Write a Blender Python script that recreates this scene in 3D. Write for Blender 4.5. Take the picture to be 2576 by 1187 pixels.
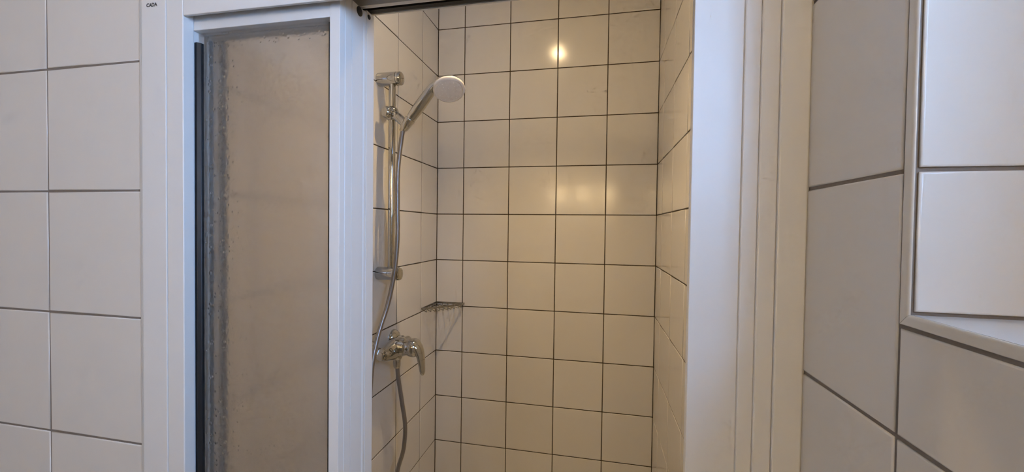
import bpy, bmesh, math, random
from mathutils import Vector, Matrix
random.seed(7)
for o in list(bpy.data.objects): bpy.data.objects.remove(o)
sc = bpy.context.scene
C = sc.collection
ZC = 1.5436                                   # eye height; every z below is written relative to it

# ------------------------------------------------------------------ camera
YAW, PITCH, ROLL, FPX = -0.2063, -0.0202, 0.0126, 1014.47
fw = Vector((math.sin(YAW)*math.cos(PITCH), math.cos(YAW)*math.cos(PITCH), math.sin(PITCH)))
rt = Vector((math.cos(YAW), -math.sin(YAW), 0)); up = rt.cross(fw)
r2 = math.cos(ROLL)*rt + math.sin(ROLL)*up; u2 = -math.sin(ROLL)*rt + math.cos(ROLL)*up
cam = bpy.data.objects.new('camera', bpy.data.cameras.new('camera')); C.objects.link(cam)
m = Matrix((r2, u2, -fw)).transposed().to_4x4(); m.translation = (0, 0, ZC)
cam.matrix_world = m
cam.data.sensor_width = 36; cam.data.lens = FPX*36/2576; cam.data.clip_start = 0.02
sc.camera = cam

# ------------------------------------------------------------------ light and exposure
world = bpy.data.worlds.new('overcast_sky'); sc.world = world; world.use_nodes = True
bg = world.node_tree.nodes['Background']; bg.inputs[0].default_value = (0.29, 0.54, 1.0, 1); bg.inputs[1].default_value = 27.5
sc.view_settings.view_transform = 'Standard'; sc.view_settings.look = 'None'
sc.view_settings.exposure = 0.0; sc.view_settings.gamma = 1.0; sc.view_settings.use_curve_mapping = False
sc.cycles.use_light_tree = False; sc.cycles.max_bounces = 9; sc.cycles.transmission_bounces = 9; sc.cycles.diffuse_bounces = 4; sc.cycles.glossy_bounces = 3
sc.cycles.use_adaptive_sampling = True; sc.cycles.adaptive_threshold = 0.13; sc.cycles.adaptive_min_samples = 12
SHOWER_E, VANITY_E, SPOT_W = 250.0, 32.0, 35.0               # emission of the shower downlight and of the vanity globes
WARM, WARM2 = (1.0, 0.72, 0.38), (1.0, 0.72, 0.37)
NY0, NY1, NZ0, NZ1, NXB = -0.42, 0.347, -0.060, 0.56, 0.38      # window niche in the right wall
pl = bpy.data.lights.new('window_portal', 'AREA'); pl.shape = 'RECTANGLE'; pl.size = NZ1-NZ0; pl.size_y = NY1-NY0
pl.cycles.is_portal = True
po = bpy.data.objects.new('window_portal', pl); C.objects.link(po)
po.location = (NXB+0.06, (NY0+NY1)/2, ZC+(NZ0+NZ1)/2); po.rotation_euler = (0, math.radians(90), 0)

# ------------------------------------------------------------------ materials
def mat(name, col, rough=0.5, metal=0.0, spec=0.5, bump=None, var=0.0, mottle=None, coat=0.0):
    M = bpy.data.materials.new(name); M.use_nodes = True
    nt = M.node_tree; p = nt.nodes['Principled BSDF']
    p.inputs['Base Color'].default_value = (*col, 1); p.inputs['Roughness'].default_value = rough
    p.inputs['Metallic'].default_value = metal; p.inputs['Specular IOR Level'].default_value = spec
    if coat: p.inputs['Coat Weight'].default_value = coat; p.inputs['Coat Roughness'].default_value = 0.04
    tc = nt.nodes.new('ShaderNodeTexCoord')
    last = None
    if mottle:                                  # (scale, amount): slow colour mottling
        n = nt.nodes.new('ShaderNodeTexNoise'); n.inputs['Scale'].default_value = mottle[0]; n.inputs['Detail'].default_value = 4
        nt.links.new(tc.outputs['Object'], n.inputs['Vector'])
        r = nt.nodes.new('ShaderNodeMapRange'); r.inputs['To Min'].default_value = 1-mottle[1]; r.inputs['To Max'].default_value = 1+mottle[1]
        nt.links.new(n.outputs['Fac'], r.inputs['Value']); last = r.outputs['Result']
    if var:
        oi = nt.nodes.new('ShaderNodeObjectInfo')
        r = nt.nodes.new('ShaderNodeMapRange'); r.inputs['To Min'].default_value = 1-var; r.inputs['To Max'].default_value = 1+var
        nt.links.new(oi.outputs['Random'], r.inputs['Value'])
        if last:
            mu = nt.nodes.new('ShaderNodeMath'); mu.operation = 'MULTIPLY'
            nt.links.new(last, mu.inputs[0]); nt.links.new(r.outputs['Result'], mu.inputs[1]); last = mu.outputs[0]
        else: last = r.outputs['Result']
    if last:
        mx = nt.nodes.new('ShaderNodeVectorMath'); mx.operation = 'SCALE'; mx.inputs[0].default_value = col
        nt.links.new(last, mx.inputs['Scale']); nt.links.new(mx.outputs[0], p.inputs['Base Color'])
    if bump:                                    # list of (scale, strength, distance)
        prev = None
        for s, st, d in bump:
            n = nt.nodes.new('ShaderNodeTexNoise'); n.inputs['Scale'].default_value = s; n.inputs['Detail'].default_value = 1
            nt.links.new(tc.outputs['Object'], n.inputs['Vector'])
            b = nt.nodes.new('ShaderNodeBump'); b.inputs['Strength'].default_value = st; b.inputs['Distance'].default_value = d
            nt.links.new(n.outputs['Fac'], b.inputs['Height'])
            if prev: nt.links.new(prev.outputs[0], b.inputs['Normal'])
            prev = b
        nt.links.new(prev.outputs[0], p.inputs['Normal'])
    return M

def emit(name, col, s):
    M = bpy.data.materials.new(name); M.use_nodes = True; nt = M.node_tree
    nt.nodes.remove(nt.nodes['Principled BSDF'])
    e = nt.nodes.new('ShaderNodeEmission'); e.inputs[0].default_value = (*col, 1); e.inputs[1].default_value = s
    nt.links.new(e.outputs[0], nt.nodes['Material Output'].inputs['Surface'])
    return M

M_TILE = mat('glazed_white_tile', (0.72, 0.685, 0.63), 0.15, bump=[(14, 0.13, 0.002)], var=0.015)
M_GROUT_S = mat('brown_stained_grout', (0.050, 0.031, 0.013), 0.85, bump=[(300, 0.4, 0.001)], mottle=(6, 0.35))
M_GROUT = mat('grey_grout', (0.22, 0.185, 0.155), 0.85, bump=[(300, 0.4, 0.001)], mottle=(8, 0.2))
M_FRAME = mat('white_lacquered_aluminium', (0.76, 0.75, 0.725), 0.36, spec=0.36)
M_SEAL = mat('clear_grey_sealant', (0.55, 0.53, 0.49), 0.35)
M_TRACK = mat('grimy_grey_track', (0.33, 0.33, 0.31), 0.5, mottle=(30, 0.35))
M_RUBBER = mat('black_rubber', (0.006, 0.008, 0.011), 0.45)
M_PLUG = mat('black_plastic', (0.01, 0.01, 0.013), 0.35)
M_CHROME = mat('chrome', (0.52, 0.515, 0.50), 0.06, metal=1.0)
M_CHROME_DULL = mat('dull_chrome', (0.55, 0.53, 0.50), 0.22, metal=1.0)
M_STEEL = mat('brushed_steel_wire', (0.40, 0.385, 0.36), 0.25, metal=1.0)
M_HOSE = mat('grey_metal_hose', (0.30, 0.28, 0.265), 0.34, metal=0.85)
M_WHITEPL = mat('white_plastic', (0.74, 0.70, 0.66), 0.35)
M_TRIM = mat('white_tile_trim', (0.70, 0.67, 0.61), 0.22)
M_SILL = mat('white_sill', (0.72, 0.71, 0.69), 0.2)
M_PLASTER = mat('white_painted_plaster', (0.80, 0.77, 0.72), 0.8)
M_WALLPAINT = mat('taupe_wall_paint', (0.62, 0.59, 0.55), 0.8)
M_FLOOR = mat('pale_floor_tile', (0.58, 0.56, 0.52), 0.4)
M_TRAY = mat('white_tray_acrylic', (0.75, 0.74, 0.72), 0.15)
M_INK = mat('black_ink', (0.02, 0.02, 0.02), 0.5)
M_LAMP = emit('warm_lamp', WARM, SHOWER_E)
M_GLOBE = emit('warm_globe', WARM2, VANITY_E)

def drop_glass():
    M = bpy.data.materials.new('raindrop_textured_acrylic'); M.use_nodes = True; nt = M.node_tree
    p = nt.nodes['Principled BSDF']
    p.inputs['Base Color'].default_value = (0.97, 0.955, 0.93, 1)
    p.inputs['Roughness'].default_value = 0.15
    p.inputs['IOR'].default_value = 1.33
    p.inputs['Transmission Weight'].default_value = 0.94
    tc = nt.nodes.new('ShaderNodeTexCoord')
    n = nt.nodes.new('ShaderNodeTexNoise'); n.inputs['Scale'].default_value = 60; n.inputs['Detail'].default_value = 3
    v = nt.nodes.new('ShaderNodeTexVoronoi'); v.inputs['Scale'].default_value = 120; v.inputs['Randomness'].default_value = 1
    nt.links.new(tc.outputs['Object'], n.inputs['Vector']); nt.links.new(tc.outputs['Object'], v.inputs['Vector'])
    mr = nt.nodes.new('ShaderNodeMapRange'); mr.inputs['From Min'].default_value = 0.0; mr.inputs['From Max'].default_value = 0.34
    mr.inputs['To Min'].default_value = 1; mr.inputs['To Max'].default_value = 0; mr.interpolation_type = 'SMOOTHSTEP'
    nt.links.new(v.outputs['Distance'], mr.inputs['Value'])
    gate = nt.nodes.new('ShaderNodeMath'); gate.operation = 'GREATER_THAN'; gate.inputs[1].default_value = 0.62
    sep = nt.nodes.new('ShaderNodeSeparateColor'); nt.links.new(v.outputs['Color'], sep.inputs[0]); nt.links.new(sep.outputs[0], gate.inputs[0])
    mu = nt.nodes.new('ShaderNodeMath'); mu.operation = 'MULTIPLY'
    nt.links.new(mr.outputs['Result'], mu.inputs[0]); nt.links.new(gate.outputs[0], mu.inputs[1])
    b1 = nt.nodes.new('ShaderNodeBump'); b1.inputs['Strength'].default_value = 0.25; b1.inputs['Distance'].default_value = 0.002
    b2 = nt.nodes.new('ShaderNodeBump'); b2.inputs['Strength'].default_value = 0.4; b2.inputs['Distance'].default_value = 0.0012
    nt.links.new(n.outputs['Fac'], b1.inputs['Height']); nt.links.new(mu.outputs[0], b2.inputs['Height'])
    nt.links.new(b1.outputs[0], b2.inputs['Normal']); nt.links.new(b2.outputs[0], p.inputs['Normal'])
    return M
M_GLASS = drop_glass()

def window_glass():
    M = bpy.data.materials.new('clear_window_glass'); M.use_nodes = True; nt = M.node_tree
    nt.nodes.remove(nt.nodes['Principled BSDF'])
    t = nt.nodes.new('ShaderNodeBsdfTransparent'); g = nt.nodes.new('ShaderNodeBsdfGlossy'); g.inputs['Roughness'].default_value = 0.02
    lw = nt.nodes.new('ShaderNodeLayerWeight'); lw.inputs['Blend'].default_value = 0.5
    pw = nt.nodes.new('ShaderNodeMath'); pw.operation = 'POWER'; pw.inputs[1].default_value = 5.0
    f = nt.nodes.new('ShaderNodeMath'); f.operation = 'MULTIPLY_ADD'; f.inputs[1].default_value = 0.96; f.inputs[2].default_value = 0.04
    nt.links.new(lw.outputs['Facing'], pw.inputs[0]); nt.links.new(pw.outputs[0], f.inputs[0])
    x = nt.nodes.new('ShaderNodeMixShader'); nt.links.new(f.outputs[0], x.inputs[0])
    nt.links.new(t.outputs[0], x.inputs[1]); nt.links.new(g.outputs[0], x.inputs[2])
    nt.links.new(x.outputs[0], nt.nodes['Material Output'].inputs['Surface'])
    return M
M_WINGLASS = window_glass()

# ------------------------------------------------------------------ helpers
def tag(o, label=None, cat=None, group=None, kind=None):
    if label: o['label'] = label
    if cat: o['category'] = cat
    if group: o['group'] = group
    if kind: o['kind'] = kind
    return o
def thing(name, loc, label, cat, group=None):
    o = bpy.data.objects.new(name, None); C.objects.link(o); o.location = (loc[0], loc[1], loc[2]+ZC)
    o.empty_display_size = 0.05
    return tag(o, label, cat, group)
def wpos(o):
    p = Vector(o.location)
    while o.parent: o = o.parent; p += Vector(o.location)
    return p
def obj(name, data, material, parent=None, smooth=False, angle=None, bevel=0, seg=2):
    """data = (verts, faces) in eye-relative world coordinates, or a bmesh; one mesh object"""
    if isinstance(data, bmesh.types.BMesh): bm = data
    else:
        bm = bmesh.new(); vs = [bm.verts.new(v) for v in data[0]]
        for f in data[1]: bm.faces.new([vs[i] for i in f])
    bmesh.ops.remove_doubles(bm, verts=bm.verts, dist=1e-6)
    bmesh.ops.recalc_face_normals(bm, faces=bm.faces)
    if bevel:
        es = [e for e in bm.edges if len(e.link_faces) == 2 and e.calc_face_angle(0) > 0.5]
        for f in bm.faces: f.smooth = False
        nf = bmesh.ops.bevel(bm, geom=es, offset=bevel, segments=seg, profile=0.5, affect='EDGES', clamp_overlap=True)['faces']
        for f in nf: f.smooth = True
    me = bpy.data.meshes.new(name)
    org = wpos(parent) - Vector((0, 0, ZC)) if parent else Vector((0, 0, 0))
    loc = Vector((0, 0, ZC))
    if parent: loc = Vector((0, 0, 0))
    else:
        org = sum((v.co for v in bm.verts), Vector())/len(bm.verts)
        loc = org + Vector((0, 0, ZC))
    for v in bm.verts: v.co -= org
    bm.to_mesh(me); bm.free()
    me.materials.append(material)
    o = bpy.data.objects.new(name, me); C.objects.link(o); o.location = loc
    if parent: o.parent = parent
    if smooth or bevel:
        if smooth:
            for p in me.polygons: p.use_smooth = True
        a = angle if angle else math.radians(38)
        sharp = me.attributes.get('sharp_edge') or me.attributes.new('sharp_edge', 'BOOLEAN', 'EDGE')
        b2 = bmesh.new(); b2.from_mesh(me)
        fl = [(len(e.link_faces) != 2 or e.calc_face_angle(0) > a) for e in b2.edges]; b2.free()
        sharp.data.foreach_set('value', fl)
    return o
def box(x0, x1, y0, y1, z0, z1):
    v = [(x, y, z) for x in (x0, x1) for y in (y0, y1) for z in (z0, z1)]
    return v, [(0, 1, 3, 2), (4, 6, 7, 5), (0, 4, 5, 1), (2, 3, 7, 6), (0, 2, 6, 4), (1, 5, 7, 3)]
def join(*ds):
    V, F = [], []
    for v, f in ds:
        n = len(V); V += list(v); F += [tuple(i+n for i in g) for g in f]
    return V, F
def prism(pts, z0, z1):
    n = len(pts)
    V = [(x, y, z0) for x, y in pts] + [(x, y, z1) for x, y in pts]
    F = [tuple(range(n))[::-1], tuple(range(n, 2*n))] + [(i, (i+1) % n, n+(i+1) % n, n+i) for i in range(n)]
    return V, F
def frame_of(d):
    d = Vector(d).normalized(); a = Vector((0, 0, 1)) if abs(d.z) < 0.9 else Vector((1, 0, 0))
    s = d.cross(a).normalized(); return d, s, s.cross(d)
def lathe(p, axis, prof, n=32):
    """prof: list of (distance along axis, radius); ends closed"""
    d, s, t = frame_of(axis); p = Vector(p); V, F = [], []
    for a, r in prof:
        for k in range(n):
            q = 2*math.pi*k/n
            V.append(tuple(p + d*a + s*(r*math.cos(q)) + t*(r*math.sin(q))))
    for j in range(len(prof)-1):
        for k in range(n):
            F.append((j*n+k, j*n+(k+1) % n, (j+1)*n+(k+1) % n, (j+1)*n+k))
    F.append(tuple(range(n))[::-1]); F.append(tuple((len(prof)-1)*n+k for k in range(n)))
    return V, F
def catmull(P, sub=8):
    P = [Vector(p) for p in P]; Q = [P[0]*2-P[1]] + P + [P[-1]*2-P[-2]]; out = []
    for i in range(1, len(Q)-2):
        for k in range(sub):
            t = k/sub; a, b, c, d = Q[i-1], Q[i], Q[i+1], Q[i+2]
            out.append(0.5*((2*b) + (c-a)*t + (2*a-5*b+4*c-d)*t*t + (3*b-a-3*c+d)*t**3))
    out.append(P[-1]); return out
def tube(P, R, n=12, flat=None):
    """sweep along points; R scalar, list, or list of (ra, rb) half axes"""
    P = [Vector(p) for p in P]; N = len(P)
    if not isinstance(R, (list, tuple)): R = [R]*N
    T = [(P[min(i+1, N-1)]-P[max(i-1, 0)]).normalized() for i in range(N)]
    _, s, t = frame_of(T[0])
    if flat: s = (Vector(flat) - T[0]*Vector(flat).dot(T[0])).normalized(); t = T[0].cross(s)
    V, F = [], []
    for i in range(N):
        s = (s - T[i]*s.dot(T[i])).normalized(); t = T[i].cross(s)
        ra, rb = R[i] if isinstance(R[i], (list, tuple)) else (R[i], R[i])
        for k in range(n):
            q = 2*math.pi*k/n; V.append(tuple(P[i] + s*(ra*math.cos(q)) + t*(rb*math.sin(q))))
    for j in range(N-1):
        for k in range(n): F.append((j*n+k, j*n+(k+1) % n, (j+1)*n+(k+1) % n, (j+1)*n+k))
    F.append(tuple(range(n))[::-1]); F.append(tuple((N-1)*n+k for k in range(n)))
    return V, F

# ------------------------------------------------------------------ tiles
G = 0.0034; PROUD = 0.0014
_tm = {}
def tile_mesh(w, h):
    k = (round(w, 4), round(h, 4))
    if k in _tm: return _tm[k]
    V, F = [], []
    rings = [(0, -0.0004), (0, PROUD-0.0009), (0.0005, PROUD-0.0003), (0.0016, PROUD)]
    for ins, z in rings:
        a, b = w/2-ins, h/2-ins
        V += [(-a, -b, z), (a, -b, z), (a, b, z), (-a, b, z)]
    for j in range(3):
        for q in range(4): F.append((j*4+q, j*4+(q+1) % 4, j*4+4+(q+1) % 4, j*4+4+q))
    F.append((12, 13, 14, 15))
    me = bpy.data.meshes.new('tile'); me.from_pydata(V, [], F); me.materials.append(M_TILE)
    for p in me.polygons: p.use_smooth = p.index < 12
    _tm[k] = me; return me
def lay_tiles(wall, org, U, V, N, ue, ve, skip=None, tilt=0.0016):
    """org: a point of the tile face plane; ue, ve: joint positions along U and V (eye-relative)"""
    U, V, N, org = Vector(U), Vector(V), Vector(N), Vector(org); wp = wpos(wall)
    ue, ve = sorted(ue), sorted(ve)
    for i in range(len(ue)-1):
        for j in range(len(ve)-1):
            u0, u1, v0, v1 = ue[i]+G/2, ue[i+1]-G/2, ve[j]+G/2, ve[j+1]-G/2
            if u1-u0 < 0.008 or v1-v0 < 0.008: continue
            if skip and skip(u0, u1, v0, v1): continue
            o = bpy.data.objects.new('tile', tile_mesh(u1-u0, v1-v0)); C.objects.link(o)
            M = Matrix((U, V, N)).transposed().to_4x4()
            M = M @ Matrix.Rotation(random.gauss(0, tilt), 4, 'X') @ Matrix.Rotation(random.gauss(0, tilt), 4, 'Y')
            M.translation = org + U*((u0+u1)/2) + V*((v0+v1)/2) - N*PROUD + Vector((0, 0, ZC))
            M.translation -= wp
            o.parent = wall; o.matrix_basis = M
def rows(z0, lo, hi, t=0.2):
    k0 = math.ceil((lo-z0)/t + 1e-6); r = [lo]
    z = z0 + k0*t
    while z < hi-1e-6: r.append(z); z += t
    return r + [hi]

FLOOR, CEIL = -ZC, 0.998
# measured planes (eye-relative metres)
XL, XR, YB = -0.6866, 0.2301, 1.6663        # shower: left, right, back tile faces
YF, XRW = 0.4968, 0.2242                    # front wall face, bathroom right wall face
RX0, RY0 = -1.60, -1.10                     # far side and rear of the bathroom
def struct(name, data, m, label=None, **k):
    return tag(obj(name, data, m, **k), label, None, None, 'structure')

struct('floor', box(RX0-0.1, 0.6, RY0-0.1, YB+0.1, FLOOR-0.1, FLOOR), M_FLOOR, 'grey bathroom floor below the view')
struct('ceiling', box(RX0-0.1, 0.6, RY0-0.1, YB+0.1, CEIL, CEIL+0.1), M_PLASTER, 'white painted ceiling above the view')
struct('wall_left', box(RX0-0.1, RX0, RY0-0.1, YF, FLOOR, CEIL), M_WALLPAINT, 'plain bathroom wall beyond the left edge of view')
struct('wall_rear', box(RX0, 0.6, RY0-0.1, RY0, FLOOR, CEIL), M_WALLPAINT, 'plain bathroom wall behind the viewer')

b = PROUD
wb = struct('wall_back', box(XL-0.1, XR+0.1, YB+b, YB+0.1, FLOOR, CEIL), M_GROUT_S, 'square white tiles with brown grout on the back wall of the shower')
zr = rows(0.8564-0.6, FLOOR, CEIL)
lay_tiles(wb, (0, YB, 0), (1, 0, 0), (0, 0, 1), (0, -1, 0), [XL, -0.5657, -0.3657, -0.1657, 0.0343, XR], zr)
wl = struct('wall_shower_left', box(XL-0.1, XL-b, YF+0.1, YB+b, FLOOR, CEIL), M_GROUT_S, 'square white tiles on the left shower wall behind the shower rail')
lay_tiles(wl, (XL, 0, 0), (0, 1, 0), (0, 0, 1), (1, 0, 0), [0.5995, 0.7074, 0.9074, 1.1074, 1.3074, 1.5074, YB], zr)
wr = struct('wall_shower_right', box(XR+b, XR+0.1, 0.545, YB+b, FLOOR, CEIL), M_GROUT_S, 'glossy white tiles on the right shower wall mirroring the back wall')
lay_tiles(wr, (XR, 0, 0), (0, -1, 0), (0, 0, 1), (-1, 0, 0), [-YB, -1.54, -1.34, -1.14, -0.94, -0.74, -0.546], zr)
wf = struct('wall_front', box(RX0, XL-b, YF+b, YF+0.1, FLOOR, CEIL), M_GROUT, 'large pale tiles with grey grout left of the shower door')
lay_tiles(wf, (0, YF, 0), (1, 0, 0), (0, 0, 1), (0, -1, 0), [RX0, -1.4895, -1.2895, -1.0895, -0.8895, -0.6935], rows(0.2509, FLOOR, CEIL))

# bathroom right wall with the window niche
x0, x1 = XRW+b, NXB+0.09
wrt = struct('wall_right', join(box(x0, x1, RY0, 0.5450, FLOOR, NZ0-0.002), box(x0, x1, RY0, 0.5450, NZ1+0.002, CEIL),
      box(x0, x1, NY1+b+0.001, 0.5450, NZ0-0.002, NZ1+0.002), box(x0, x1, RY0, NY0, NZ0-0.002, NZ1+0.002)), M_GROUT, 'brownish lit tiled wall with window niche at the right')
ZR0 = 0.2461
TO, TZ = 0.3565, -0.0700                     # outer edges of the niche trim
def in_niche(u0, u1, v0, v1): return (-u1 < TO-0.004 and -u0 > NY0-0.012 and v1 > TZ+0.004 and v0 < NZ1)
yy = [-TO, -0.1590, 0.0410, 0.2410, 0.4410, 0.5585, 0.7585, 0.9585, -RY0]
face = ((XRW, 0, 0), (0, -1, 0), (0, 0, 1), (-1, 0, 0))
lay_tiles(wrt, *face, [-0.5045, -TO], rows(ZR0, FLOOR, CEIL))            # cut column between corner and niche
lay_tiles(wrt, *face, yy, rows(ZR0, FLOOR, TZ))
lay_tiles(wrt, *face, yy, rows(ZR0, TZ, CEIL), skip=in_niche)
# reveal of the niche (facing the viewer), two columns of tiles
lay_tiles(wrt, (0, NY1, 0), (1, 0, 0), (0, 0, 1), (0, -1, 0), [0.2270, NXB-0.0005], rows(ZR0, NZ0+0.0006, NZ1))
struct('trim_3', box(XRW+0.0022, NXB+0.02, NY0, NY1-0.0002, NZ0-0.006, NZ0), M_SILL, 'white window sill at the bottom of the niche')
def trimsweep(seg):
    prof = [(0.0, 0.0017), (0.0, 0.0015), (0.0004, 0.0008), (0.0014, 0.0002), (0.0028, 0), (0.0080, 0), (0.0085, 0.0006), (0.0085, 0.0012), (0.0085, 0.0017)]
    V, F = [], []
    for o, x in prof:
        if seg == 'v': a = (XRW-0.0003+x, NY1+o, NZ1); c = (XRW-0.0003+x, NY1+o, NZ0-o)
        else: a = (XRW-0.0003+x, NY1+o-0.0005, NZ0-o); c = (XRW-0.0003+x, NY0, NZ0-o)
        V += [a, c]
    n = len(prof)
    for i in range(n): j = (i+1) % n; F.append((2*i, 2*j, 2*j+1, 2*i+1))
    F.append(tuple(2*i for i in range(n))); F.append(tuple(2*i+1 for i in range(n))[::-1])
    return V, F
struct('trim_1', trimsweep('v'), M_TRIM, 'upright white edge profile of the window niche', smooth=True)
struct('trim_2', trimsweep('h'), M_TRIM, 'horizontal white edge profile along the bottom of the window niche', smooth=True)
# window deep in the niche
wn = tag(bpy.data.objects.new('window_1', None), 'white framed window in the niche beyond the right edge', None, None, 'structure'); C.objects.link(wn)
wn.location = (NXB, (NY0+NY1)/2, NZ0+ZC)
fr = 0.040
PY0, PY1, PZ0, PZ1 = NY0+fr, 0.06, 0.08, NZ1-fr
obj('window_frame', join(box(NXB, NXB+0.05, NY0, NY1-0.002, NZ0, PZ0), box(NXB, NXB+0.05, NY0, NY1-0.002, PZ1, NZ1),
    box(NXB, NXB+0.05, NY0, PY0, PZ0, PZ1), box(NXB, NXB+0.05, PY1, NY1-0.002, PZ0, PZ1)), M_FRAME, wn)
obj('pane', box(NXB+0.022, NXB+0.026, PY0, PY1, PZ0, PZ1), M_WINGLASS, wn)

# ------------------------------------------------------------------ shower enclosure
TRAY = FLOOR+0.12
t = thing('shower_tray', (-0.228, 1.1, FLOOR), 'white shower tray at the foot of the enclosure, below the view', 'shower tray')
obj('tray_rim', join(box(XL+0.001, XR-0.001, 0.53, 0.60, FLOOR, TRAY), box(XL+0.001, XR-0.001, 1.60, YB-0.001, FLOOR, TRAY),
    box(XL+0.001, XL+0.06, 0.60, 1.60, FLOOR, TRAY), box(XR-0.06, XR-0.001, 0.60, 1.60, FLOOR, TRAY)), M_TRAY, t)
obj('basin', box(XL+0.06, XR-0.06, 0.60, 1.60, FLOOR, TRAY-0.05), M_TRAY, t)
obj('drain_cover', lathe((-0.228, 1.1, TRAY-0.05), (0, 0, 1), [(0, 0.045), (0.004, 0.043), (0.006, 0.03)]), M_CHROME, t, smooth=True)

ZB, ZH, ZT = TRAY, 0.3068, 0.3580             # bottom, lower edge of header, top of header
t = thing('shower_door_frame', (-0.228, 0.52, ZB), 'white aluminium frame around the shower opening with header track', 'door frame')
obj('wall_profile', box(-0.6880, -0.6418, 0.4938, 0.535, ZB, ZT), M_FRAME, t, bevel=0.0012)
obj('inner_profile', prism([(-0.6408, 0.4948), (-0.6118, 0.4948), (-0.6108, 0.4958), (-0.6108, 0.5115), (-0.6112, 0.5120), (-0.6408, 0.5120)], ZB, ZT), M_FRAME, t, bevel=0.0006)
obj('wall_profile', box(0.1950, 0.2236, 0.4945, 0.545, ZB, ZT), M_FRAME, t, bevel=0.0016)
obj('inner_profile', box(0.1764, 0.1950, 0.4975, 0.545, ZB, ZT), M_FRAME, t, bevel=0.0018)
obj('track_profile', box(0.1600, 0.1764, 0.5000, 0.545, ZB, ZT), M_FRAME, t, bevel=0.0014)
obj('strike_profile', prism([(0.1600, 0.5036), (0.1075, 0.5022), (0.1067, 0.5026), (0.1067, 0.5130), (0.1600, 0.5130)], ZB, ZT), M_FRAME, t, bevel=0.0006)
def shear(d, x0, k):
    return [(x, y, z+(x-x0)*k) for x, y, z in d[0]], d[1]
hv, hf = box(-0.6100, 0.1068, 0.4948, 0.4995, ZH, ZT)
hv = [(x, y, (z-0.0216*(x+0.4075) if x < 0 else 0.3050) if z < 0.33 else z) for x, y, z in hv]
obj('header_fascia', (hv, hf), M_FRAME, t, bevel=0.0010)
obj('header_lid', box(-0.6400, 0.1940, 0.4995, 0.6080, 0.3535, ZT), M_TRACK, t)
for y0, y1, zz, mm in ((0.5415, 0.5425, 0.3450, M_TRACK), (0.5690, 0.5770, 0.3400, M_FRAME), (0.6045, 0.6080, 0.3455, M_FRAME)):
    obj('track_rib', box(-0.6400, 0.1940, y0, y1, zz, 0.3535), mm, t)
obj('slot_shade', box(-0.6400, 0.1940, 0.5860, 0.5950, 0.3420, 0.3535), M_RUBBER, t)  # black strip added to paint the shade inside the track slot
obj('threshold', box(-0.6400, 0.1940, 0.4955, 0.6080, ZB, ZB+0.035), M_FRAME, t, bevel=0.001)
tc = bpy.data.curves.new('lettering', 'FONT'); tc.body = 'CADA'; tc.size = 0.0098; tc.extrude = 0.00015; tc.offset = 0.00035
to = bpy.data.objects.new('lettering', tc); C.objects.link(to)
bpy.context.view_layer.update()
me = bpy.data.meshes.new_from_object(to.evaluated_get(bpy.context.evaluated_depsgraph_get())); bpy.data.objects.remove(to)
xs = [v.co.x for v in me.vertices]; w0, w1 = min(xs), max(xs); ys = [v.co.y for v in me.vertices]; h0, h1 = min(ys), max(ys)
for v in me.vertices:
    a, c, d = v.co
    v.co = (-0.6775+(a-w0)/(w1-w0)*0.0205, 0.49375-abs(d)*0.5, 0.3290+(c-h0)/(h1-h0)*0.0058)
bm = bmesh.new(); bm.from_mesh(me)
tag(obj('lettering', bm, M_INK, t), 'black lettering CADA at the top of the left profile')
obj('sealant_bead', box(-0.6934, -0.6882, 0.4944, 0.500, ZB, ZT), M_SEAL, t, bevel=0.001)
obj('sealant_bead', box(0.2236, 0.2252, 0.4960, 0.500, ZB, ZT), M_SEAL, t)

PB = ZB+0.038
def panel(y0, y1, xl, xs, label, rail0, zt, right_pts, plug=None, gasket=(0.01, 0.28), yg=None):
    t = thing('sliding_door_panel', ((xl-0.359)/2, y0, PB), label, 'shower door', 'sliding shower door panels stacked at the left')
    d = y1-y0-0.002
    obj('left_stile', box(xl, xs, y0, y0+min(d, 0.020), PB, zt), M_FRAME, t, bevel=0.0010)
    xr = min(p[0] for p in right_pts)
    obj('right_stile', prism(right_pts, PB, zt), M_FRAME, t, bevel=0.0007)
    rv, rf = box(xs, xr, y0, y0+min(d, 0.020), rail0, zt)
    obj('top_rail', ([(x, y, z+(0.0010 if x < -0.5 and z < zt-0.01 else 0)) for x, y, z in rv], rf), M_FRAME, t, bevel=0.0010)
    obj('bottom_rail', box(xs, xr, y0, y0+min(d, 0.020), PB, PB+0.03), M_FRAME, t, bevel=0.0010)
    yg = yg or y0+0.009
    obj('glass_pane', box(xs-0.002, xr+0.002, yg, yg+0.0035, PB+0.025, rail0+0.005), M_GLASS, t)
    gw, gz = gasket
    obj('rubber_gasket', prism([(xs, y0+0.0015), (xs+gw*0.5, y0+0.0008), (xs+gw*0.95, y0+0.0050), (xs+gw, yg-0.0002), (xs, yg-0.0002)], PB+0.03, gz), M_RUBBER, t, bevel=0.0006)
    obj('rubber_gasket', box(xr-0.0024, xr-0.0002, y0+0.0008, yg-0.0002, PB+0.03, rail0-0.0065), M_RUBBER, t)
    if plug:
        px, py, pz, pr_ = plug
        obj('plug', lathe((px-0.0006, py, pz), (1, 0, 0), [(0, pr_), (0.0016, pr_*0.97), (0.0024, pr_*0.7)], 28), M_PLUG, t, smooth=True)
    return t
XE = -0.3590
panel(0.5125, 0.5415, -0.6220, -0.6130, 'front white framed door panel with raindrop glass and black gasket', 0.2962, 0.3400,
      [(-0.3752, 0.5120), (XE, 0.5120), (XE, 0.5235), (XE-0.0012, 0.5243), (XE, 0.5251), (XE, 0.5405), (XE-0.0010, 0.5415), (-0.3752, 0.5415)], gasket=(0.0100, 0.2800))
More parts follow.
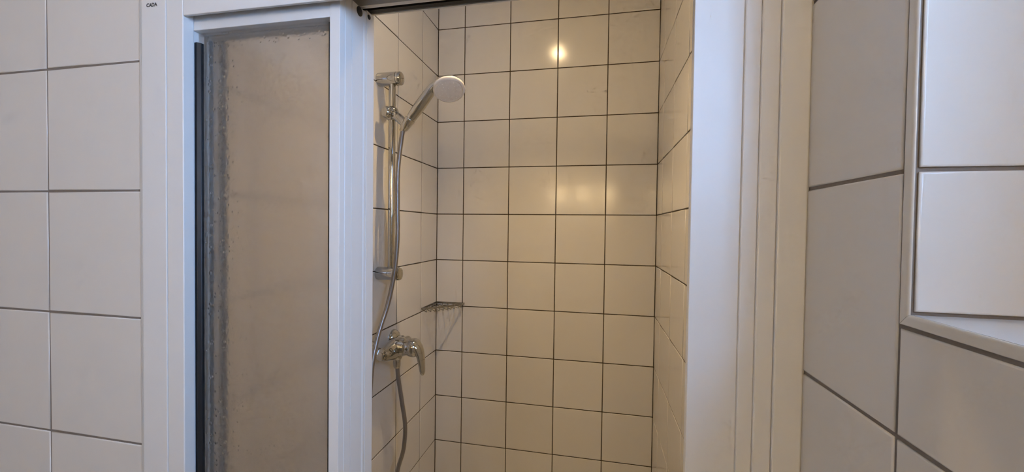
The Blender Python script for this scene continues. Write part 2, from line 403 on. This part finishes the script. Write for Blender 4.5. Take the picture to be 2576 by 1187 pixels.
panel(0.5430, 0.5790, -0.6480, -0.6185, 'middle door panel, seen blurred through the front glass, large black plug on its edge', 0.3010, 0.3355,
      [(-0.3752, 0.5430), (XE-0.0012, 0.5430), (XE-0.0012, 0.5715), (XE, 0.5740), (XE, 0.5790), (-0.3752, 0.5790)], plug=(XE-0.0012, 0.5612, 0.3277, 0.0072), yg=0.5485, gasket=(0.0043, 0.2960))
panel(0.5800, 0.6030, -0.6620, -0.6328, 'rear door panel nearest the shower, small black plug on its edge', 0.3200, 0.3395,
      [(-0.3752, 0.5800), (XE, 0.5800), (XE-0.0006, 0.6020), (XE-0.0016, 0.6030), (-0.3752, 0.6030)], plug=(XE-0.0003, 0.5826+0.003, 0.3311, 0.0038), yg=0.5865, gasket=(0.0056, 0.3130))

# ------------------------------------------------------------------ shower rail, hand shower, hose
RXc, RYc = -0.6400, 1.1800
t = thing('shower_rail', (XL, RYc, -0.16), 'chrome wall-mounted shower rail with two round brackets and a slider', 'shower rail')
obj('bar', lathe((RXc, RYc, -0.165), (0, 0, 1), [(0, 0.0108), (0.645, 0.0108)], 28), M_CHROME, t, smooth=True)
for z in (0.4660, -0.1510):
    bk = obj('bracket', lathe((XL, RYc, z), (1, 0, 0), [(0, 0.0205), (0.0015, 0.0212), (0.064, 0.0212)], 40), M_CHROME, t, smooth=True)
    obj('end_cap', lathe((XL+0.0645, RYc, z), (1, 0, 0), [(0, 0.0205), (0.0008, 0.0212), (0.010, 0.0210), (0.0140, 0.0190), (0.0158, 0.0150), (0.0163, 0.008)], 40), M_CHROME, bk, smooth=True)
SZ = 0.3560
sl = obj('slider', lathe((RXc, RYc, SZ-0.021), (0, 0, 1), [(0, 0.0125), (0.002, 0.0150), (0.009, 0.0195), (0.021, 0.0212), (0.033, 0.0195), (0.040, 0.0150), (0.042, 0.0125)], 36), M_CHROME, t, smooth=True)
obj('slider_knob', lathe((RXc-0.004, RYc-0.014, SZ), (-0.45, -0.89, 0), [(0, 0.0160), (0.006, 0.0185), (0.012, 0.0180), (0.017, 0.0140), (0.0185, 0.007)], 32), M_CHROME, sl, smooth=True)
# handset axis
H0 = Vector((-0.5790, 1.1500, 0.3167)); H1 = Vector((-0.4270, 1.1200, 0.4007))
HN = Vector((0.27, -0.43, -0.86)).normalized()
AX = Vector((0.640, -0.070, 0.7645)).normalized()
HB = Vector((-0.5738, 1.150, 0.3152))
obj('holder_arm', tube(catmull([(RXc+0.008, RYc-0.006, SZ-0.004), (RXc+0.026, RYc-0.016, SZ-0.014), tuple(HB-AX*0.004)], 6), [0.0135]*12+[0.0120], 20), M_CHROME, sl, smooth=True)
obj('holder_cup', lathe(HB-AX*0.020, AX, [(0, 0.0120), (0.001, 0.0128), (0.036, 0.0160), (0.038, 0.0152)], 32), M_CHROME, sl, smooth=True)
t = thing('hand_shower', tuple(HB), 'chrome hand shower with round white spray face, clipped to the rail', 'shower head')
neck = H1 - HN*0.018
pts = catmull([tuple(HB+AX*0.010), (-0.5439, 1.1470, 0.3493), (-0.5135, 1.1420, 0.3834), (-0.4861, 1.1380, 0.4130), (-0.4600, 1.1360, 0.4290), (-0.4330, 1.1300, 0.4290)], 6)
N = len(pts)
def hr(i):
    u = i/(N-1)
    ctrl = [(0, .0125), (.08, .0150), (.30, .0172), (.50, .0160), (.68, .0140), (.84, .0165), (1, .0130)]
    for (a, r), (c, s) in zip(ctrl, ctrl[1:]):
        if u <= c: k = (u-a)/(c-a); k = k*k*(3-2*k); return r+(s-r)*k
    return ctrl[-1][1]
obj('handle', tube(pts, [hr(i) for i in range(N)], 28), M_CHROME, t, smooth=True)
hs = obj('head_shell', lathe(H1-HN*0.030, HN, [(0, 0.006), (0.002, 0.017), (0.007, 0.028), (0.014, 0.038), (0.021, 0.0442), (0.026, 0.0463), (0.0275, 0.0463)], 48), M_CHROME, t, smooth=True)
fp = obj('spray_face', lathe(H1-HN*0.0028, HN, [(0, 0.0455), (0.0005, 0.0466), (0.0045, 0.0466), (0.0085, 0.0440), (0.0100, 0.0400), (0.0101, 0.0392), (0.0094, 0.0385), (0.0106, 0.0340), (0.0112, 0.015)], 48), M_WHITEPL, t, smooth=True)
_, s_, t_ = frame_of(HN)
for rr, nn in ((0.012, 6), (0.022, 12), (0.032, 18)):
    V = []
    for k in range(nn):
        q = 2*math.pi*k/nn; V.append(lathe(H1+HN*0.0078 + s_*(rr*math.cos(q)) + t_*(rr*math.sin(q)), HN, [(0, 0.0011), (0.0012, 0.0008)], 6))
    tag(obj('nozzle_ring', join(*V), M_WHITEPL, fp), kind='stuff')
hose = [tuple(HB-AX*0.021), (-0.5915, 1.148, 0.2650), (-0.6005, 1.145, 0.1703), (-0.6011, 1.145, 0.0604), (-0.6000, 1.1440, -0.0376), (-0.6060, 1.139, -0.1353),
        (-0.6190, 1.126, -0.2320), (-0.6310, 1.103, -0.3010), (-0.6330, 1.078, -0.3540), (-0.632, 1.055, -0.4200), (-0.625, 1.03, -0.56), (-0.615, 1.015, -0.72), (-0.600, 1.03, -0.86),
        (-0.590, 1.085, -0.925), (-0.600, 1.145, -0.890), (-0.6195, 1.190, -0.800), (-0.6030, 1.2, -0.7248), (-0.5980, 1.2, -0.6459), (-0.6098, 1.2, -0.5689), (-0.6230, 1.2, -0.4920), (-0.6270, 1.2, -0.4560)]
t = thing('shower_hose', (-0.59, 1.085, -0.94), 'grey flexible metal hose looping from the mixer up to the hand shower', 'hose')
hp = catmull(hose, 10)
obj('hose_tube', tube(hp, 0.0068, 14), M_HOSE, t, smooth=True)
obj('hose_nut', lathe((-0.6285, 1.2, -0.4335), (0.02, 0, -1), [(0, 0.0118), (0.004, 0.0122), (0.020, 0.0115), (0.026, 0.0090), (0.0275, 0.0072)], 24), M_CHROME_DULL, t, smooth=True)
obj('hose_nut', lathe(HB-AX*0.014, -AX, [(0, 0.0098), (0.014, 0.0088), (0.016, 0.0070)], 24), M_CHROME_DULL, t, smooth=True)

# ------------------------------------------------------------------ mixer tap
MX, MZ = -0.6400, -0.4000
t = thing('mixer_tap', (XL, 1.2, -0.44), 'chrome single-lever shower mixer on the left wall below the rail', 'mixer tap')
for y in (1.131, 1.281):
    e = obj('escutcheon', lathe((XL, y, -0.388), (1, 0, 0), [(0, 0.0310), (0.003, 0.0310), (0.010, 0.0285), (0.018, 0.0215), (0.022, 0.0150)], 36), M_CHROME, t, smooth=True)
    obj('union_nut', lathe((XL+0.020, y, -0.391), (1, 0, -0.12), [(0, 0.0150), (0.002, 0.0160), (0.016, 0.0160), (0.018, 0.0148), (0.034, 0.0140)], 6), M_CHROME, e)
obj('body', lathe((MX, 1.115, MZ), (0, 1, 0), [(0, 0.0105), (0.001, 0.0128), (0.013, 0.0128), (0.0145, 0.0165), (0.022, 0.0195), (0.045, 0.0255), (0.075, 0.0310), (0.095, 0.0325), (0.115, 0.0305), (0.140, 0.0245), (0.165, 0.0205), (0.183, 0.0185), (0.187, 0.0130)], 40), M_CHROME, t, smooth=True)
obj('outlet', lathe((-0.6290, 1.2, MZ-0.018), (0, 0, -1), [(0, 0.0190), (0.008, 0.0175), (0.014, 0.0140), (0.016, 0.0115)], 28), M_CHROME, t, smooth=True)
obj('cartridge_cover', lathe((MX+0.012, 1.208, MZ+0.006), (1, 0, 0.02), [(0, 0.0345), (0.010, 0.0330), (0.020, 0.0285), (0.028, 0.0258), (0.036, 0.0252), (0.042, 0.0262)], 40), M_CHROME, t, smooth=True)
hh = obj('handle', lathe((MX+0.052, 1.208, MZ+0.008), (1, 0, -0.02), [(0, 0.0255), (0.002, 0.0285), (0.010, 0.0305), (0.020, 0.0300), (0.029, 0.0255), (0.035, 0.0165), (0.037, 0.006)], 40), M_CHROME, t, smooth=True)
lv = catmull([(MX+0.060, 1.207, MZ+0.020), (MX+0.080, 1.205, MZ+0.012), (MX+0.092, 1.203, MZ-0.014), (MX+0.098, 1.201, MZ-0.044), (MX+0.1025, 1.199, MZ-0.076)], 6)
nl = len(lv)
obj('lever', tube(lv, [(0.0245-0.0125*max(0, i-3)/(nl-6), 0.0155-0.0080*max(0, i-3)/(nl-6)) for i in range(nl-2)] + [(0.0095, 0.0060), (0.0045, 0.0025)], 28, flat=(0, 1, 0)), M_CHROME, hh, smooth=True)
# engraved emblem: a ring over a short slanted bar
ec = Vector((-0.6218, 1.1497, -0.3860)); en = Vector((0.78, -0.17, 0.60)).normalized()
ey = (Vector((0, 1, 0)) - en*en.y).normalized(); ez = en.cross(ey) if en.cross(ey).z > 0 else -en.cross(ey)
em = obj('emblem_ring', tube([tuple(ec + en*0.0004 + ey*(0.0046*math.cos(2*math.pi*k/24)) + ez*(0.0056*math.sin(2*math.pi*k/24))) for k in range(25)], 0.0007, 6), M_INK, t)
tag(em, 'small dark ring emblem on the tap body')
ec2 = Vector((-0.6190, 1.1455, -0.3942)); en2 = Vector((0.94, -0.2, 0.27))
obj('emblem_bar', tube([tuple(ec2+en2*0.0003+Vector((0, -0.007, 0.0)) - Vector((0.0014, 0, 0))), tuple(ec2+en2*0.0003+Vector((0, 0.006, 0)))], [0.0005, 0.0016], 6), M_INK, t)

# ------------------------------------------------------------------ corner basket
t = thing('corner_basket', (XL, YB, -0.352), 'small triangular steel wire soap basket in the shower corner', 'basket')
A = Vector((XL+0.002, 1.5120, -0.3345)); Bc = Vector((XL+0.002, YB-0.002, -0.3345)); D = Vector((-0.5560, YB-0.002, -0.3345))
def strip(P, h, th):
    P = [Vector(p) for p in P]; V, F = [], []
    for i, p in enumerate(P):
        T = (P[min(i+1, len(P)-1)]-P[max(i-1, 0)]).normalized(); n = T.cross(Vector((0, 0, 1))).normalized()*th/2
        V += [tuple(p+n), tuple(p-n), tuple(p-n+Vector((0, 0, h))), tuple(p+n+Vector((0, 0, h)))]
    for i in range(len(P)-1):
        for k in range(4): F.append((4*i+k, 4*i+(k+1) % 4, 4*i+4+(k+1) % 4, 4*i+4+k))
    F += [(0, 1, 2, 3), tuple(4*(len(P)-1)+k for k in (3, 2, 1, 0))]
    return V, F
def bow(u): 
    q = A.lerp(D, u); return q + Vector((0.707, -0.707, 0))*(0.014*math.sin(math.pi*u)**0.8)
front = [bow(k/14) for k in range(15)]
obj('front_rim', strip(front, 0.0080, 0.0030), M_STEEL, t, bevel=0.0005)
obj('wall_rim', strip([A, Bc], 0.0075, 0.0022), M_STEEL, t)
obj('wall_rim', strip([Bc, D], 0.0075, 0.0022), M_STEEL, t)
for k in range(1, 11):
    u = k/11; f = bow(u); dr = Vector((-0.70, 0.714, 0))
    # distance to the first wall along dr
    dist = min((f.x-Bc.x)/0.70, (Bc.y-f.y)/0.714)
    e = f + dr*dist
    o_ = Vector((0.5, -0.5, 0))*0.004
    P = catmull([tuple(f+Vector((0, 0, 0.004))), tuple(f+o_+Vector((0, 0, -0.004))), tuple(f+o_*0.4+Vector((0, 0, -0.0105))), tuple(f+dr*0.010+Vector((0, 0, -0.010))),
                 tuple(e-dr*min(0.01, dist*0.4)+Vector((0, 0, -0.010))), tuple(e-dr*0.002+Vector((0, 0, -0.004))), tuple(e-dr*0.002+Vector((0, 0, 0.004)))], 3)
    obj('wire', tube(P, 0.0016, 6), M_STEEL, t, smooth=True, angle=math.radians(70))

# ------------------------------------------------------------------ lamps
t = thing('ceiling_downlight', (-0.228, 1.04, CEIL-0.012), 'round warm downlight in the shower ceiling, above the view', 'ceiling light')
lp = Vector((-0.228, 1.04, CEIL))
obj('ring', lathe(lp-Vector((0, 0, 0.012)), (0, 0, 1), [(0, 0.062), (0.003, 0.064), (0.0118, 0.064)], 36), M_CHROME, t, smooth=True)
obj('lens', lathe(lp-Vector((0, 0, 0.0165)), (0, 0, 1), [(0, 0.022), (0.003, 0.029), (0.0042, 0.030)], 36), M_LAMP, t, smooth=True)
t = thing('vanity_light', (-0.12, RY0, 0.36), 'wall lamp with three warm globes behind the viewer', 'wall lamp')
obj('back_plate', box(-0.47, 0.20, RY0+0.0005, RY0+0.025, 0.325, 0.395), M_CHROME, t, bevel=0.003)
for x in (-0.40, -0.13, 0.14):
    st = obj('globe_stem', lathe((x, RY0+0.025, 0.36), (0, 1, 0), [(0, 0.02), (0.02, 0.018)], 20), M_CHROME, t, smooth=True)
    obj('globe', lathe((x, RY0+0.100, 0.30), (0, 0, 1), [(0.06-0.06*math.cos(math.pi*k/14), max(0.0008, 0.06*math.sin(math.pi*k/14))) for k in range(15)], 24), M_GLOBE, t, smooth=True)

sp = bpy.data.lights.new('downlight_beam', 'SPOT'); sp.energy = SPOT_W; sp.color = WARM; sp.spot_size = math.radians(95); sp.spot_blend = 1.0; sp.shadow_soft_size = 0.007
so = bpy.data.objects.new('downlight_beam', sp); C.objects.link(so); so.location = (-0.228, 1.04, CEIL-0.03+ZC)
